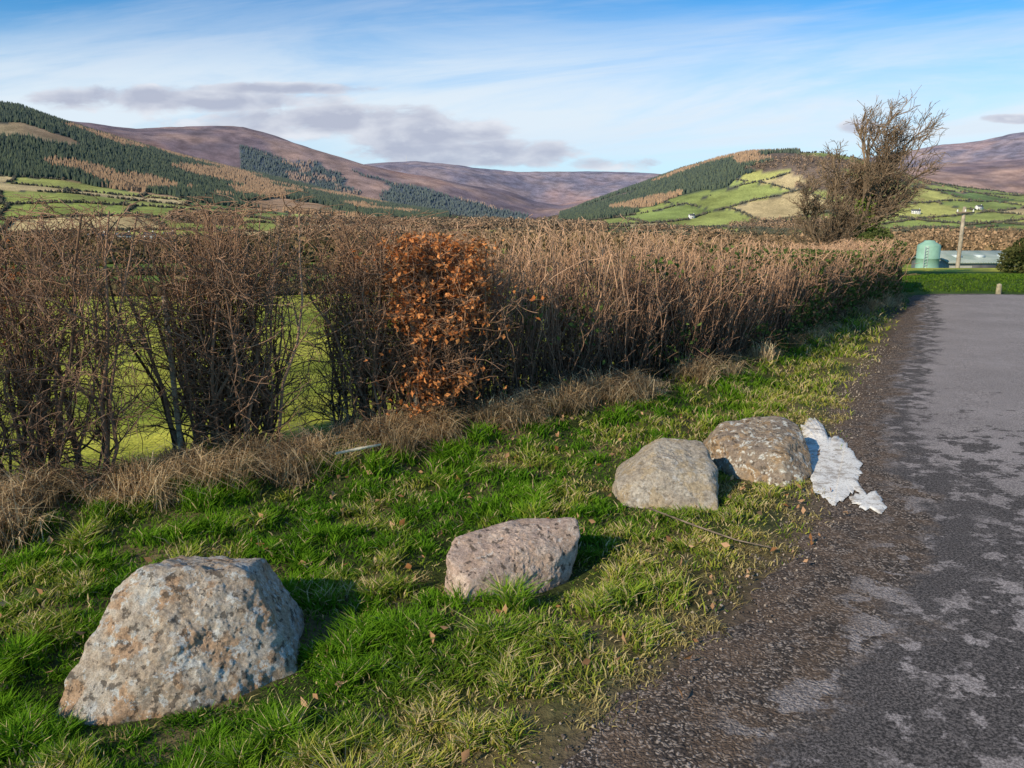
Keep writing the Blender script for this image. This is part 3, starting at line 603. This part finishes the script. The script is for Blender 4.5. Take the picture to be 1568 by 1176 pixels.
gable('roof',15,8,wh,1.1,m,e)
for k in range(5): box('skylight',(-5.6+k*2.8,-2.0,wh+.62),(.8,1.3,.4),simple('skylight_sheet',(.5,.55,.55),.4,.1,1),e)
box('shed_door',(-3,-4.02,wh*.45),(3.5,.1,wh*.85),slate,e)
def pole(sx,y,top,name='utility_pole',r=.2):
    x=bear(sx)*y;z=float(H(np.array([x]),np.array([y]))[0]);e=empty(name,(x,y,z));hgt=top-z
    rev('shaft',[(r,-.3),(r*.85,hgt*.5),(r*.7,hgt),(.01,hgt+.03)],simple('pole_wood',(.36,.29,.21),.9,.3,3),e,12);box('crossarm',(0,-.2,hgt-.5),(1.6,.14,.14),wood_grey,e)
    for dx in(-.7,0,.7): rev('insulator',[(.05,hgt-.43),(.07,hgt-.34),(.03,hgt-.22),(.01,hgt-.2)],white,e,8).location=(dx,-.2,0)
pole(694,70,2.9);pole(575,110,.2)
e=empty('gate_post',(11.0,17.45,-.02));rev('shaft',[(.06,-.1),(.055,.18),(.05,.24),(.01,.26)],simple('mossy_post',(.33,.28,.18),.9,.3,14),e,12)
y=6200;x=bear(-160)*y;z=float(H(np.array([x]),np.array([y]))[0]);e=empty('radio_mast',(x,y,z));rev('mast',[(2.2,-10),(1.4,45),(.5,70)],white,e,8)
# ------------------------------------------------------------------ WORLD
w=bpy.data.worlds.new('World');scene.world=w;w.use_nodes=True;t=NT(w.node_tree)
SEL=math.radians(29);SD=Vector((-.72,-.69,0)).normalized()*math.cos(SEL)+Vector((0,0,math.sin(SEL)))
sky=t.node('ShaderNodeTexSky',sky_type='NISHITA');sky.sun_disc=False;sky.sun_elevation=SEL;sky.sun_rotation=math.atan2(SD.x,SD.y)%(2*math.pi)
sky.air_density=1.0;sky.dust_density=.6;sky.ozone_density=1.6
tc=t.node('ShaderNodeTexCoord').outputs['Generated'];sp=t.node('ShaderNodeSeparateXYZ');t.l.new(tc,sp.inputs[0])
dy=t.m('MAXIMUM',sp.outputs[1],.08);s_=t.m('DIVIDE',sp.outputs[0],dy);q_=t.m('DIVIDE',sp.outputs[2],dy)
qa=t.m('SUBTRACT',q_,t.m('MULTIPLY',s_,.10))
sv=t.comb(t.m('MULTIPLY',s_,1.0),t.m('MULTIPLY',qa,7.0),0)
c1=t.noise(sv,1.9,6,.6,.5);c2=t.noise(t.comb(s_,t.m('MULTIPLY',qa,13),3.3),1.3,6,.65,.3)
cir=t.m('MULTIPLY',t.ss(c1,.42,.78),t.ss(t.m('ADD',s_,t.m('MULTIPLY',c2,.8)),-.3,1.0,.15,1.0))
cir=t.m('ADD',t.m('MULTIPLY',cir,.8),t.m('MULTIPLY',t.ss(c2,.48,.72),.5),clamp=True)
veil=t.m('ADD',t.ss(q_,.26,.02,0,.6),t.m('MULTIPLY',t.m('MULTIPLY',t.ss(q_,.04,.14),t.ss(q_,.27,.17)),t.ss(c1,.3,.6,.25,.75)),clamp=True)
tint=t.mix(t.ss(q_,.12,.36),(.42,.82,1.12),(.17,.64,.98))
skyc=t.mix(1.0,sky.outputs[0],tint,'MULTIPLY')
skyc=t.mix(t.m('MULTIPLY',veil,.92),skyc,(5.3,5.9,6.4))
skyc=t.mix(t.m('MULTIPLY',cir,.5),skyc,(4.7,5.2,6.0))
det=t.noise(t.comb(t.m('MULTIPLY',s_,1.0),t.m('MULTIPLY',q_,2.6),1.7),13,8,.58,.2)
det2=t.noise(t.comb(t.m('MULTIPLY',s_,1.0),t.m('MULTIPLY',t.m('ADD',q_,.010),2.6),1.7),13,4,.5,.2)
mk=None;sh=None
for (bx,by,rx,ry) in [(-.41,.146,.20,.016),(-.22,.122,.20,.020),(-.11,.110,.11,.026),(-.06,.084,.15,.018),(.125,.071,.055,.010),(.43,.116,.028,.010),(-.30,.160,.12,.008),(.62,.125,.04,.006)]:
    a=t.m('DIVIDE',t.m('SUBTRACT',s_,bx),rx);b=t.m('DIVIDE',t.m('SUBTRACT',q_,by),ry)
    v=t.m('SUBTRACT',1,t.m('ADD',t.m('MULTIPLY',a,a),t.m('MULTIPLY',b,b)))
    v=t.m('MAXIMUM',v,-3);mk=v if mk is None else t.m('MAXIMUM',mk,v)
body=t.m('ADD',mk,t.m('MULTIPLY',t.m('SUBTRACT',det,.5),4.4))
cu=t.ss(body,-.3,.5)
lit=t.m('ADD',t.ss(body,1.2,.2,0,.55),t.m('MULTIPLY',t.m('SUBTRACT',det,det2),3.0),clamp=True)
ccol=t.mix(lit,(2.9,3.1,3.95),(5.3,5.45,5.9))
skyc=t.mix(t.m('MULTIPLY',t.m('MULTIPLY',cu,.85),t.ss(sp.outputs[1],.1,.3)),skyc,ccol)
bg=t.node('ShaderNodeBackground');t.l.new(skyc,bg.inputs[0]);bg.inputs[1].default_value=.15
o=t.node('ShaderNodeOutputWorld');t.l.new(bg.outputs[0],o.inputs[0])
sun=bpy.data.lights.new('sun','SUN');sun.energy=5.0;sun.angle=math.radians(.5);sun.color=(1,.86,.65)
so=bpy.data.objects.new('sun',sun);scene.collection.objects.link(so);so.rotation_euler=SD.to_track_quat('Z','Y').to_euler();so.location=(0,0,30)
cam=bpy.data.cameras.new('camera');co=bpy.data.objects.new('camera',cam);scene.collection.objects.link(co)
co.location=(0,0,1.6);co.rotation_euler=(math.radians(90-11.9),0,0);cam.sensor_width=36;cam.lens=36*1178/1568;cam.clip_start=.05;cam.clip_end=20000
scene.camera=co
scene.view_settings.view_transform='Standard';scene.view_settings.look='None';scene.view_settings.exposure=0;scene.view_settings.gamma=1
